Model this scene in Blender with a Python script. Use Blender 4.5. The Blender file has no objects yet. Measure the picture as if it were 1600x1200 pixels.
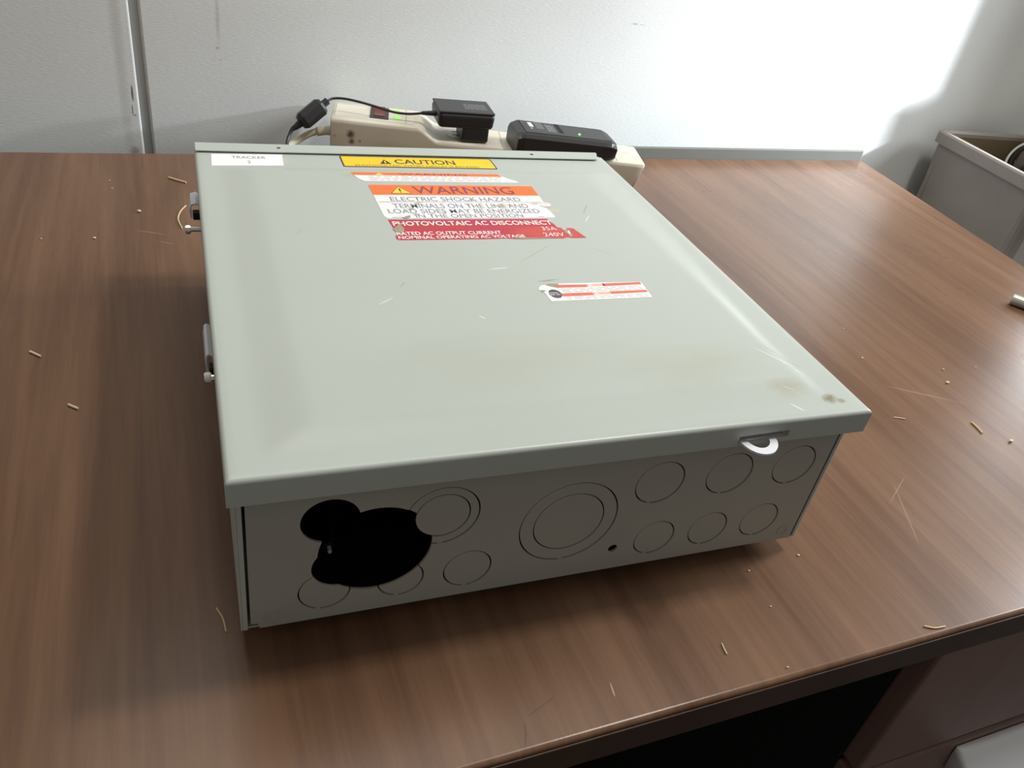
import bpy, bmesh, math, random
from mathutils import Vector, Matrix

random.seed(7)
SC = bpy.context.scene
COL = SC.collection
DZ = 0.74                      # desk top height above the floor

# ------------------------------------------------------------------ camera
cam = bpy.data.cameras.new('camera')
cam.sensor_width = 36.0
cam.lens = 1273.37 / 1600 * 36.0
cam.clip_start = 0.02
co = bpy.data.objects.new('camera', cam)
co.location = (-0.0132, -0.3079, 0.4244 + DZ)
co.rotation_euler = (0.9544, -0.1484, -0.3653)
COL.objects.link(co)
SC.camera = co

# ------------------------------------------------------------------ world, lamps, exposure
w = bpy.data.worlds.new('room_light')
w.use_nodes = True
bgn = w.node_tree.nodes['Background']
bgn.inputs['Color'].default_value = (1.0, 0.95, 0.88, 1)
bgn.inputs['Strength'].default_value = 0.235
SC.world = w

def area(name, loc, target, sx, sy, power, color):
    l = bpy.data.lights.new(name, 'AREA')
    l.shape = 'RECTANGLE'; l.size = sx; l.size_y = sy
    l.energy = power; l.color = color
    o = bpy.data.objects.new(name, l)
    o.location = loc
    o.rotation_euler = (Vector(target) - Vector(loc)).to_track_quat('-Z', 'Y').to_euler()
    COL.objects.link(o)
    return o

# added cool spot off to the right, standing in for light on the partition
def spot(name, loc, target, deg, blend, radius, power, color):
    l = bpy.data.lights.new(name, 'SPOT')
    l.spot_size = math.radians(deg); l.spot_blend = blend; l.shadow_soft_size = radius
    l.energy = power; l.color = color
    o = bpy.data.objects.new(name, l)
    o.location = loc
    o.rotation_euler = (Vector(target) - Vector(loc)).to_track_quat('-Z', 'Y').to_euler()
    COL.objects.link(o)
    return o
spot('wall_fill_spot', (2.30, 0.35, DZ + 0.50), (1.43, 0.865, DZ + 0.17), 45, 0.9, 0.035, 330, (0.88, 0.94, 1.0))
# added unseen cool fill high on the right, lifts the partition's left side
area('cool_fill', (2.6, 0.25, DZ + 1.12), (0.3, 0.45, DZ), 0.65, 0.7, 58, (0.90, 0.95, 1.0))
# ceiling lamp above the right half of the desk
area('ceiling_lamp', (1.02, 0.16, DZ + 1.75), (0.3, 0.2, DZ), 0.17, 0.17, 15, (1.0, 0.97, 0.88))
# added broad overhead fill, softens the desk shadows and lights the cover
area('overhead_fill', (0.3, 0.62, DZ + 1.75), (0.15, 0.35, DZ), 1.5, 0.7, 11, (1.0, 0.97, 0.90))

SC.view_settings.view_transform = 'Standard'
SC.view_settings.look = 'None'
SC.view_settings.gamma = 1.0
SC.view_settings.exposure = 0.0
SC.view_settings.use_curve_mapping = False

# ------------------------------------------------------------------ materials
def nodes_of(m):
    m.use_nodes = True
    nt = m.node_tree
    return nt, nt.nodes, nt.links, nt.nodes['Principled BSDF']

def mat(name, col, rough=0.5, metal=0.0, var=0.06, scale=40.0, bump=0.0, bscale=300.0, spec=0.5, stretch=(1, 1, 1), emit=None, coat=0.0):
    m = bpy.data.materials.new(name)
    nt, N, L, B = nodes_of(m)
    tc = N.new('ShaderNodeTexCoord')
    mp = N.new('ShaderNodeMapping'); mp.inputs['Scale'].default_value = stretch
    L.new(tc.outputs['Object'], mp.inputs['Vector'])
    no = N.new('ShaderNodeTexNoise'); no.inputs['Scale'].default_value = scale; no.inputs['Detail'].default_value = 4
    L.new(mp.outputs['Vector'], no.inputs['Vector'])
    mx = N.new('ShaderNodeMix'); mx.data_type = 'RGBA'
    mx.inputs[6].default_value = tuple(max(0, c * (1 - var)) for c in col) + (1,)
    mx.inputs[7].default_value = tuple(min(1, c * (1 + var)) for c in col) + (1,)
    L.new(no.outputs['Fac'], mx.inputs[0])
    L.new(mx.outputs[2], B.inputs['Base Color'])
    B.inputs['Roughness'].default_value = rough
    B.inputs['Metallic'].default_value = metal
    B.inputs['Specular IOR Level'].default_value = spec
    B.inputs['Coat Weight'].default_value = coat
    if bump:
        n2 = N.new('ShaderNodeTexNoise'); n2.inputs['Scale'].default_value = bscale; n2.inputs['Detail'].default_value = 2
        L.new(mp.outputs['Vector'], n2.inputs['Vector'])
        bp = N.new('ShaderNodeBump'); bp.inputs['Strength'].default_value = bump; bp.inputs['Distance'].default_value = 0.001
        L.new(n2.outputs['Fac'], bp.inputs['Height']); L.new(bp.outputs['Normal'], B.inputs['Normal'])
    if emit:
        B.inputs['Emission Color'].default_value = tuple(emit[:3]) + (1,)
        B.inputs['Emission Strength'].default_value = emit[3]
    return m

def add_marks(m, marks, tcname='Object'):
    """elliptical stains / scratches / painted shading of their own colour: (x, y, z, angle_z, half_len, half_wid, half_z, colour, strength, soft)"""
    nt, N, L, B = nodes_of(m)
    tc = N.new('ShaderNodeTexCoord')
    for (x, y, z, a, hl, hw, hz, c, st, soft) in marks:
        mp = N.new('ShaderNodeMapping'); mp.vector_type = 'TEXTURE'
        mp.inputs['Location'].default_value = (x, y, z)
        mp.inputs['Rotation'].default_value = (0, 0, a)
        mp.inputs['Scale'].default_value = (hl, hw, hz)
        L.new(tc.outputs[tcname], mp.inputs['Vector'])
        ln = N.new('ShaderNodeVectorMath'); ln.operation = 'LENGTH'
        if soft > 0.3:
            no = N.new('ShaderNodeTexNoise'); no.inputs['Scale'].default_value = 1.6; no.inputs['Detail'].default_value = 5
            L.new(mp.outputs['Vector'], no.inputs['Vector'])
            ad = N.new('ShaderNodeVectorMath'); ad.operation = 'MULTIPLY_ADD'
            sb = N.new('ShaderNodeVectorMath'); sb.operation = 'SUBTRACT'; sb.inputs[1].default_value = (.5, .5, .5)
            L.new(no.outputs['Color'], sb.inputs[0])
            ad.inputs[1].default_value = (1.1, 1.1, 0); L.new(sb.outputs[0], ad.inputs[0]); L.new(mp.outputs['Vector'], ad.inputs[2])
            L.new(ad.outputs[0], ln.inputs[0])
        else:
            L.new(mp.outputs['Vector'], ln.inputs[0])
        mr = N.new('ShaderNodeMapRange'); mr.interpolation_type = 'SMOOTHSTEP'
        mr.inputs['From Min'].default_value = 1 - soft; mr.inputs['From Max'].default_value = 1
        mr.inputs['To Min'].default_value = st; mr.inputs['To Max'].default_value = 0
        L.new(ln.outputs['Value'], mr.inputs['Value'])
        mx = N.new('ShaderNodeMix'); mx.data_type = 'RGBA'
        src = B.inputs['Base Color'].links[0].from_socket
        L.new(src, mx.inputs[6]); mx.inputs[7].default_value = tuple(c) + (1,)
        L.new(mr.outputs['Result'], mx.inputs[0])
        L.new(mx.outputs[2], B.inputs['Base Color'])

def wood(name, dark, light, rough, axis='y', spec=0.5):
    m = bpy.data.materials.new(name)
    nt, N, L, B = nodes_of(m)
    tc = N.new('ShaderNodeTexCoord')
    def noise(sc, detail, dist=0.0, rgh=0.5):
        mp = N.new('ShaderNodeMapping'); mp.inputs['Scale'].default_value = sc
        L.new(tc.outputs['Object'], mp.inputs['Vector'])
        n = N.new('ShaderNodeTexNoise'); n.inputs['Scale'].default_value = 1.0
        n.inputs['Detail'].default_value = detail; n.inputs['Distortion'].default_value = dist; n.inputs['Roughness'].default_value = rgh
        L.new(mp.outputs['Vector'], n.inputs['Vector']); return n.outputs['Fac']
    s1 = (13, 1.1, 8) if axis == 'y' else (8, 8, 1.1)
    s2 = (75, 3.0, 30) if axis == 'y' else (50, 50, 3.0)
    s3 = (420, 22, 90) if axis == 'y' else (200, 200, 20)
    a, b, c = noise(s1, 3, 0.6), noise(s2, 5, 0.8), noise(s3, 2)
    def mth(op, x, y):
        n = N.new('ShaderNodeMath'); n.operation = op
        for i, v in enumerate((x, y)):
            if isinstance(v, (int, float)): n.inputs[i].default_value = v
            else: L.new(v, n.inputs[i])
        return n.outputs[0]
    f = mth('ADD', mth('MULTIPLY', a, 0.55), mth('ADD', mth('MULTIPLY', b, 0.33), mth('MULTIPLY', c, 0.12)))
    cr = N.new('ShaderNodeValToRGB')
    cr.color_ramp.elements[0].position = 0.36; cr.color_ramp.elements[0].color = tuple(dark) + (1,)
    cr.color_ramp.elements[1].position = 0.66; cr.color_ramp.elements[1].color = tuple(light) + (1,)
    L.new(f, cr.inputs['Fac'])
    L.new(cr.outputs['Color'], B.inputs['Base Color'])
    rr = N.new('ShaderNodeMapRange'); rr.inputs['To Min'].default_value = rough - 0.05; rr.inputs['To Max'].default_value = rough + 0.08
    L.new(noise((5, 5, 5), 4), rr.inputs['Value']); L.new(rr.outputs['Result'], B.inputs['Roughness'])
    B.inputs['Specular IOR Level'].default_value = spec
    bp = N.new('ShaderNodeBump'); bp.inputs['Strength'].default_value = 0.10; bp.inputs['Distance'].default_value = 0.0004
    L.new(c, bp.inputs['Height']); L.new(bp.outputs['Normal'], B.inputs['Normal'])
    return m

M_desk = wood('walnut_laminate', (0.100, 0.049, 0.027), (0.203, 0.111, 0.064), 0.27, spec=0.34)
M_desk_edge = wood('dark_edge_band', (0.055, 0.030, 0.020), (0.085, 0.047, 0.032), 0.32, axis='y')
M_ped = wood('drawer_front_laminate', (0.17, 0.095, 0.078), (0.23, 0.135, 0.112), 0.42, axis='z')
M_dark = mat('dark_panel', (0.004, 0.0035, 0.003), 0.8)

# cover paint: grey green enamel with smudges, stains and fine scratches
PAINT = (0.445, 0.480, 0.445)
M_paint = mat('grey_enamel', PAINT, 0.42, var=0.04, scale=22, bump=0.05, bscale=900, spec=0.4)
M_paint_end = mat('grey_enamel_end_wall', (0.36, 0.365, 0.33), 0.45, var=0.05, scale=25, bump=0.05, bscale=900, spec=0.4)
M_cover = mat('grey_enamel_cover', PAINT, 0.33, var=0.035, scale=9, bump=0.04, bscale=900, spec=0.45)
pale, brn, grn, gry = (0.72, 0.74, 0.70), (0.20, 0.165, 0.085), (0.37, 0.385, 0.29), (0.24, 0.25, 0.235)
add_marks(M_cover, [
    (0.300, 0.060, 0.143, 0.1, 0.075, 0.030, 1, grn, 0.38, 0.95),
    (0.180, 0.080, 0.143, 0.0, 0.120, 0.040, 1, grn, 0.26, 0.95),
    (0.352, 0.030, 0.143, 0.0, 0.020, 0.012, 1, (0.36, 0.34, 0.22), 0.5, 0.9),
    (0.377, 0.0165, 0.143, 0.5, 0.0085, 0.0060, 1, brn, 0.85, 0.85),
    (0.384, 0.0130, 0.143, 0.0, 0.0040, 0.0030, 1, brn, 0.6, 0.6),
    (0.127, 0.3720, 0.143, 0.0, 0.013, 0.007, 1, (0.42, 0.42, 0.31), 0.7, 0.9),
    (0.088, 0.3700, 0.143, -0.03, 0.013, 0.0014, 1, (0.50, 0.50, 0.36), 0.6, 0.9),
    (0.238, 0.178, 0.143, 0.15, 0.012, 0.0016, 1, gry, 0.8, 0.8),
    (0.290, 0.300, 0.143, 0.2, 0.012, 0.006, 1, (0.52, 0.51, 0.40), 0.8, 0.8),
    # scratches
    (0.2055, 0.1985, 0.143, 0.12, 0.0095, 0.0007, 1, pale, 0.8, 0.3),
    (0.112, 0.1580, 0.143, 0.62, 0.0085, 0.0006, 1, pale, 0.7, 0.3),
    (0.128, 0.1790, 0.143, 0.95, 0.0055, 0.0005, 1, gry, 0.6, 0.3),
    (0.172, 0.1320, 0.143, -0.9, 0.0030, 0.0008, 1, pale, 0.7, 0.3),
    (0.322, 0.302, 0.143, 1.02, 0.0150, 0.0006, 1, gry, 0.6, 0.3),
    (0.316, 0.283, 0.143, 0.95, 0.0095, 0.0006, 1, pale, 0.8, 0.3),
    (0.245, 0.222, 0.143, 0.65, 0.0280, 0.0007, 1, (0.34, 0.33, 0.26), 0.5, 0.3),
    (0.302, 0.222, 0.143, -0.7, 0.0120, 0.0006, 1, (0.34, 0.33, 0.26), 0.5, 0.3),
    (0.347, 0.0110, 0.143, -1.0, 0.0060, 0.0006, 1, (0.85, 0.86, 0.82), 0.7, 0.3),
    (0.352, 0.0290, 0.143, -0.6, 0.0055, 0.0005, 1, pale, 0.35, 0.3),
    (0.366, 0.0580, 0.143, 2.15, 0.0260, 0.0008, 1, pale, 0.6, 0.4),
    (0.371, 0.0640, 0.143, 2.15, 0.0200, 0.0016, 1, grn, 0.6, 0.4),
    (0.068, 0.2620, 0.143, 0.9, 0.0060, 0.0005, 1, gry, 0.35, 0.3),
])
M_white = mat('white_vinyl', (0.80, 0.80, 0.80), 0.45, var=0.03)
M_paper = mat('white_paper', (0.86, 0.86, 0.88), 0.55, var=0.02)
add_marks(M_white, [
    (0.163, 0.302, 0.145, 0.4, 0.0060, 0.0026, 1, (0.16, 0.14, 0.10), 0.8, 0.95),
    (0.165, 0.292, 0.145, 0.4, 0.005, 0.0022, 1, (0.33, 0.30, 0.22), 0.8, 0.8),
    (0.171, 0.313, 0.145, 0.7, 0.008, 0.003, 1, (0.45, 0.42, 0.30), 0.8, 0.8),
    (0.222, 0.320, 0.145, 0.1, 0.009, 0.0022, 1, (0.34, 0.30, 0.22), 0.7, 0.95),
    (0.247, 0.309, 0.145, 0.2, 0.014, 0.005, 1, (0.58, 0.56, 0.43), 0.8, 0.8),
    (0.1905, 0.297, 0.145, 0.9, 0.004, 0.0016, 1, (0.36, 0.32, 0.24), 0.6, 0.95),
    (0.278, 0.313, 0.145, 0.2, 0.008, 0.004, 1, (0.50, 0.47, 0.36), 0.8, 0.8),
])
M_orange = mat('orange_print', (0.87, 0.17, 0.035), 0.45, var=0.05)
M_red = mat('red_print', (0.47, 0.035, 0.055), 0.40, var=0.08, scale=60)
add_marks(M_red, [(0.2780, 0.2560, 0.145, 0, 0.05, 0.016, 1, (0.56, 0.075, 0.062), 0.8, 0.5)])
M_redbar = mat('faded_red_print', (0.70, 0.16, 0.11), 0.45, var=0.12, scale=120)
M_yellow = mat('yellow_vinyl', (0.86, 0.58, 0.012), 0.40, var=0.03)
M_tri = mat('yellow_symbol', (0.87, 0.62, 0.06), 0.4, var=0.02)
M_ink = mat('black_ink', (0.045, 0.043, 0.05), 0.5)
M_inkg = mat('grey_ink', (0.22, 0.23, 0.27), 0.5)
M_inkp = mat('purple_ink', (0.24, 0.055, 0.095), 0.5)
M_faint = mat('faint_grey_print', (0.55, 0.55, 0.55), 0.5)
M_wink = mat('white_ink', (0.82, 0.74, 0.74), 0.5)
M_tear = mat('torn_vinyl_residue', (0.33, 0.28, 0.21), 0.6, var=0.35, scale=250)
M_tearw = mat('torn_vinyl_underside', (0.70, 0.68, 0.63), 0.6, var=0.15, scale=250)
M_zinc = mat('zinc_plate', (0.78, 0.79, 0.84), 0.38, metal=0.2)
M_chrome = mat('bright_screw_metal', (0.80, 0.78, 0.74), 0.18, metal=1.0)
M_alu = mat('satin_silver', (0.93, 0.95, 0.98), 0.42, metal=0.0, var=0.03)
M_fuse = mat('black_phenolic', (0.010, 0.010, 0.011), 0.45)
M_beige = mat('ivory_plastic', (0.66, 0.615, 0.51), 0.42, var=0.04, scale=18)
add_marks(M_beige, [
    (0.0275, 0.003, 0.0335, 0, 0.0085, 0.02, 0.0085, (0.09, 0.065, 0.045), 0.95, 0.8),
    (0.0290, 0.003, 0.0235, 0, 0.0062, 0.02, 0.0058, (0.12, 0.085, 0.06), 0.9, 0.8),
    (0.0400, 0.003, 0.0250, 0, 0.0030, 0.02, 0.0026, (0.18, 0.14, 0.10), 0.8, 0.8),
    (0.0060, 0.003, 0.0290, 0, 0.0040, 0.02, 0.0030, (0.36, 0.29, 0.20), 0.6, 0.8),
    (0.0800, 0.003, 0.0220, 0, 0.0500, 0.02, 0.0100, (0.55, 0.47, 0.35), 0.5, 0.9),
    (0.4240, 0.045, 0.0380, 0.4, 0.0060, 0.0012, 1, (0.30, 0.27, 0.20), 0.7, 0.6),
    (0.4180, 0.035, 0.0380, 0.0, 0.0022, 0.0016, 1, (0.36, 0.32, 0.22), 0.6, 0.7),
])
M_beige2 = mat('ivory_inset_plastic', (0.70, 0.66, 0.565), 0.38, var=0.03)
M_beiged = mat('ivory_shadow_line', (0.42, 0.37, 0.27), 0.6)
M_swred = mat('dark_red_switch', (0.13, 0.012, 0.012), 0.35, emit=(0.35, 0.02, 0.02, 0.05))
M_swblk = mat('switch_bezel', (0.03, 0.018, 0.016), 0.4)
M_led = mat('green_indicator', (0.25, 0.62, 0.10), 0.4, emit=(0.30, 0.85, 0.10, 0.55))
M_led2 = mat('green_led', (0.2, 0.7, 0.1), 0.4, emit=(0.25, 1.0, 0.12, 1.6))
M_cordw = mat('cream_cord_rubber', (0.68, 0.62, 0.48), 0.5, var=0.08)
M_blk = mat('black_plastic', (0.018, 0.018, 0.019), 0.40, bump=0.12, bscale=1400, spec=0.5)
M_blk2 = mat('charcoal_plastic', (0.035, 0.036, 0.038), 0.46, bump=0.12, bscale=1400, spec=0.5)
M_print = mat('grey_label_print', (0.30, 0.30, 0.31), 0.5)
M_wprint = mat('white_label_print', (0.75, 0.76, 0.78), 0.5)
M_bin = mat('grey_tote_plastic', (0.215, 0.185, 0.165), 0.55, var=0.18, scale=14, bump=0.15, bscale=200)
M_bini = mat('dusty_tote_inside', (0.115, 0.085, 0.045), 0.7, var=0.25, scale=20)
M_rod = mat('weathered_grey_metal', (0.45, 0.45, 0.40), 0.4, metal=0.4, var=0.15)
M_straw = mat('pale_straw', (0.66, 0.50, 0.29), 0.7)
M_crumb = mat('pale_crumb', (0.70, 0.58, 0.40), 0.8)
M_floor = mat('dark_carpet', (0.008, 0.007, 0.006), 0.95, var=0.3, scale=80)
M_post = mat('grey_post_metal', (0.36, 0.375, 0.37), 0.45, metal=0.1, var=0.03)
M_cab = mat('grey_cabinet_steel', (0.36, 0.36, 0.35), 0.5, var=0.03)

def fabric():
    m = bpy.data.materials.new('pale_grey_panel_fabric')
    nt, N, L, B = nodes_of(m)
    tc = N.new('ShaderNodeTexCoord')
    def noise(sc, det):
        mp = N.new('ShaderNodeMapping'); mp.inputs['Scale'].default_value = sc
        L.new(tc.outputs['Object'], mp.inputs['Vector'])
        n = N.new('ShaderNodeTexNoise'); n.inputs['Scale'].default_value = 1; n.inputs['Detail'].default_value = det
        L.new(mp.outputs['Vector'], n.inputs['Vector']); return n.outputs['Fac']
    weave = noise((140, 140, 820), 2)
    big = noise((3, 3, 3), 3)
    mx = N.new('ShaderNodeMix'); mx.data_type = 'RGBA'
    mx.inputs[6].default_value = (0.665, 0.685, 0.675, 1); mx.inputs[7].default_value = (0.795, 0.81, 0.795, 1)
    L.new(weave, mx.inputs[0])
    m2 = N.new('ShaderNodeMix'); m2.data_type = 'RGBA'; m2.blend_type = 'MULTIPLY'; m2.inputs[0].default_value = 1
    cr = N.new('ShaderNodeValToRGB')
    cr.color_ramp.elements[0].color = (0.90, 0.90, 0.91, 1); cr.color_ramp.elements[1].color = (1, 1, 1, 1)
    cr.color_ramp.elements[0].position = 0.3; cr.color_ramp.elements[1].position = 0.7
    L.new(big, cr.inputs['Fac']); L.new(mx.outputs[2], m2.inputs[6]); L.new(cr.outputs['Color'], m2.inputs[7])
    L.new(m2.outputs[2], B.inputs['Base Color'])
    B.inputs['Roughness'].default_value = 0.9; B.inputs['Specular IOR Level'].default_value = 0.15
    bp = N.new('ShaderNodeBump'); bp.inputs['Strength'].default_value = 0.22; bp.inputs['Distance'].default_value = 0.001
    L.new(weave, bp.inputs['Height']); L.new(bp.outputs['Normal'], B.inputs['Normal'])
    return m
M_fab = fabric()

# ------------------------------------------------------------------ mesh helpers
def obj(name, bm, m, parent=None, smooth=False, loc=None, rot=None):
    me = bpy.data.meshes.new(name)
    bmesh.ops.recalc_face_normals(bm, faces=bm.faces)
    bm.to_mesh(me); bm.free()
    if smooth:
        for p in me.polygons: p.use_smooth = True
    me.materials.append(m)
    o = bpy.data.objects.new(name, me)
    COL.objects.link(o)
    if parent: o.parent = parent
    if loc: o.location = loc
    if rot: o.rotation_euler = rot
    return o

def thing(name, label, cat, loc=(0, 0, 0), rot=(0, 0, 0), group=None):
    o = bpy.data.objects.new(name, None); o.empty_display_size = 0.02
    COL.objects.link(o); o.location = loc; o.rotation_euler = rot
    o['label'] = label; o['category'] = cat
    if group: o['group'] = group
    return o

def tag(o, label, cat, group=None):
    o['label'] = label; o['category'] = cat
    if group: o['group'] = group
    return o

def box(bm, x0, x1, y0, y1, z0, z1):
    vs = [bm.verts.new((x, y, z)) for z in (z0, z1) for y in (y0, y1) for x in (x0, x1)]
    for f in ((0, 2, 3, 1), (4, 5, 7, 6), (0, 1, 5, 4), (2, 6, 7, 3), (0, 4, 6, 2), (1, 3, 7, 5)):
        bm.faces.new([vs[i] for i in f])
    return vs

def BX(x0, x1, y0, y1, z0, z1, bev=0.0, seg=2):
    bm = bmesh.new(); box(bm, x0, x1, y0, y1, z0, z1)
    if bev: bmesh.ops.bevel(bm, geom=list(bm.edges), offset=bev, segments=seg, profile=0.5, affect='EDGES')
    return bm

def frame(axis):
    """maps (a, b, depth) to xyz: 'z' -> polygon in xy, 'y' -> polygon in xz, 'x' -> polygon in yz"""
    return {'z': lambda a, b, d: (a, b, d), 'y': lambda a, b, d: (a, d, b), 'x': lambda a, b, d: (d, a, b)}[axis]

def prism(bm, pts, d0, d1, axis='z'):
    f = frame(axis)
    lo = [bm.verts.new(f(a, b, d0)) for a, b in pts]; hi = [bm.verts.new(f(a, b, d1)) for a, b in pts]
    bm.faces.new(lo); bm.faces.new(hi)
    n = len(pts)
    for i in range(n):
        bm.faces.new((lo[i], lo[(i + 1) % n], hi[(i + 1) % n], hi[i]))

def PR(pts, d0, d1, axis='z', bev=0.0):
    bm = bmesh.new(); prism(bm, pts, d0, d1, axis)
    if bev: bmesh.ops.bevel(bm, geom=list(bm.edges), offset=bev, segments=2, profile=0.5, affect='EDGES')
    return bm

def circ(a, b, r, n=40, t0=0.0):
    return [(a + r * math.cos(t0 + 2 * math.pi * i / n), b + r * math.sin(t0 + 2 * math.pi * i / n)) for i in range(n)]

def ring(bm, a, b, r0, r1, d0, d1, axis='y', n=48):
    f = frame(axis)
    L = []
    for r, d in ((r0, d0), (r1, d0), (r1, d1), (r0, d1)):
        L.append([bm.verts.new(f(p, q, d)) for p, q in circ(a, b, r, n)])
    for k in range(4):
        A, Bv = L[k], L[(k + 1) % 4]
        for i in range(n):
            bm.faces.new((A[i], A[(i + 1) % n], Bv[(i + 1) % n], Bv[i]))

def catmull(pts, sub=8):
    P = [Vector(p) for p in pts]; P = [P[0] * 2 - P[1]] + P + [P[-1] * 2 - P[-2]]
    out = []
    for i in range(1, len(P) - 2):
        for k in range(sub):
            t = k / sub
            a, b, c, d = P[i - 1], P[i], P[i + 1], P[i + 2]
            out.append(0.5 * ((2 * b) + (c - a) * t + (2 * a - 5 * b + 4 * c - d) * t * t + (3 * b - a - 3 * c + d) * t ** 3))
    out.append(P[-2]); return out

def tube(bm, pts, r, n=10, sub=8, caps=True):
    path = catmull(pts, sub) if sub else [Vector(p) for p in pts]
    rings = []
    up = Vector((0, 0, 1))
    for i, p in enumerate(path):
        t = (path[min(i + 1, len(path) - 1)] - path[max(i - 1, 0)]).normalized()
        s = t.cross(up)
        if s.length < 1e-3: s = t.cross(Vector((0, 1, 0)))
        s.normalize(); u2 = s.cross(t).normalized(); up = u2
        rr = r(i / (len(path) - 1)) if callable(r) else r
        rings.append([bm.verts.new(p + s * rr * math.cos(2 * math.pi * k / n) + u2 * rr * math.sin(2 * math.pi * k / n)) for k in range(n)])
    for A, Bv in zip(rings, rings[1:]):
        for k in range(n): bm.faces.new((A[k], A[(k + 1) % n], Bv[(k + 1) % n], Bv[k]))
    if caps: bm.faces.new(rings[0]); bm.faces.new(rings[-1])

def TB(pts, r, n=10, sub=8):
    bm = bmesh.new(); tube(bm, pts, r, n, sub); return bm

def bake(o):
    bpy.context.view_layer.update()
    dg = bpy.context.evaluated_depsgraph_get()
    me = bpy.data.meshes.new_from_object(o.evaluated_get(dg))
    o.modifiers.clear(); o.data = me
    return o

def cut(o, bms, bake_now=True):
    tmp = []
    for bm in bms:
        c = obj('cutter', bm, M_dark)
        c.matrix_world = o.matrix_world if o.parent is None else Matrix.Identity(4)
        if o.parent: c.parent = o.parent
        tmp.append(c)
        md = o.modifiers.new('cut', 'BOOLEAN'); md.operation = 'DIFFERENCE'; md.solver = 'EXACT'; md.object = c
    bake(o)
    for c in tmp:
        me = c.data; bpy.data.objects.remove(c); bpy.data.meshes.remove(me)
    return o

def text(name, s, m, parent, x0, x1, y0, y1, z, bold=0.0, label=None):
    """flat lettering fitted into the rectangle x0..x1, y0..y1 at height z"""
    cu = bpy.data.curves.new('lettering', 'FONT'); cu.body = s; cu.size = 1.0; cu.offset = bold; cu.resolution_u = 3
    t = bpy.data.objects.new('lettering', cu); COL.objects.link(t)
    bpy.context.view_layer.update()
    dg = bpy.context.evaluated_depsgraph_get()
    me = bpy.data.meshes.new_from_object(t.evaluated_get(dg))
    bpy.data.objects.remove(t); bpy.data.curves.remove(cu)
    xs = [v.co.x for v in me.vertices]; ys = [v.co.y for v in me.vertices]
    sx = (x1 - x0) / (max(xs) - min(xs)); sy = (y1 - y0) / (max(ys) - min(ys))
    mx, my = min(xs), min(ys)
    for v in me.vertices: v.co = (x0 + (v.co.x - mx) * sx, y0 + (v.co.y - my) * sy, z)
    me.materials.clear(); me.materials.append(m)
    o = bpy.data.objects.new(name, me); COL.objects.link(o); o.parent = parent
    if label: o['label'] = label
    return o

# ================================================================== SETTING
WY = 0.865
wall = bpy.data.objects.new('wall_back', None); COL.objects.link(wall); wall['kind'] = 'structure'
wall.location = (0, WY, 0)
TOPZ = DZ + 0.80
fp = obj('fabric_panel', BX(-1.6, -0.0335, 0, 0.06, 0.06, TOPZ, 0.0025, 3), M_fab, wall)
M_fab2 = M_fab.copy(); M_fab2.name = 'pale_grey_panel_fabric_marked'
add_marks(M_fab2, [
    (0.679, 0.0, DZ + 0.1825, 0, 0.008, 0.2, 0.0012, (0.22, 0.26, 0.45), 0.8, 0.7),
    (0.692, 0.0, DZ + 0.1822, 0, 0.007, 0.2, 0.0009, (0.30, 0.33, 0.50), 0.6, 0.7),
    (0.068, 0.0, DZ + 0.1125, 0, 0.004, 0.2, 0.003, (0.36, 0.35, 0.30), 0.6, 0.8),
    (0.0700, 0.0, DZ + 0.150, 0, 0.004, 0.2, 0.045, (0.42, 0.40, 0.36), 0.5, 0.9),
    (0.071, 0.0, DZ + 0.098, 0, 0.002, 0.2, 0.0015, (0.3, 0.3, 0.26), 0.6, 0.8),
])
M_fab1 = M_fab.copy(); M_fab1.name = 'pale_grey_panel_fabric_scuffed_shaded'
add_marks(M_fab1, [
    (-0.0405, 0.0, DZ + 0.050, 0, 0.0016, 0.2, 0.013, (0.16, 0.11, 0.09), 0.9, 0.4),
    (-0.0425, 0.0, DZ + 0.028, 0, 0.0012, 0.2, 0.009, (0.22, 0.17, 0.13), 0.8, 0.4),
    (-0.0400, 0.0, DZ + 0.021, 0, 0.0022, 0.2, 0.0012, (0.22, 0.17, 0.13), 0.8, 0.4),
    (-0.0500, 0.0, DZ + 0.150, 0, 0.010, 0.2, 0.32, (0.44, 0.42, 0.38), 0.45, 0.9),  # soft upright shading band beside the post, put into the colour
    (-0.0450, 0.0, DZ - 0.028, 0, 0.010, 0.2, 0.010, (0.30, 0.22, 0.15), 0.7, 0.9),
])
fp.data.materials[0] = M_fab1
obj('fabric_panel', BX(-0.0235, 2.4, 0, 0.06, 0.06, TOPZ, 0.004, 3), M_fab2, wall)
obj('post', BX(-0.0345, -0.0225, 0.0022, 0.055, 0.02, TOPZ), M_post, wall)
obj('kick_rail', BX(-1.6, 2.4, 0.006, 0.054, 0.0, 0.062, 0.002), M_post, wall)
fl = obj('floor', BX(-2.2, 3.2, -2.4, 1.5, -0.05, 0.0), M_floor); fl['kind'] = 'structure'

# ================================================================== DESK
desk = thing('desk', 'brown walnut laminate desk that everything else lies on', 'desk', (0, 0, 0))
YF, YB = -0.0985, 0.785
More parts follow.
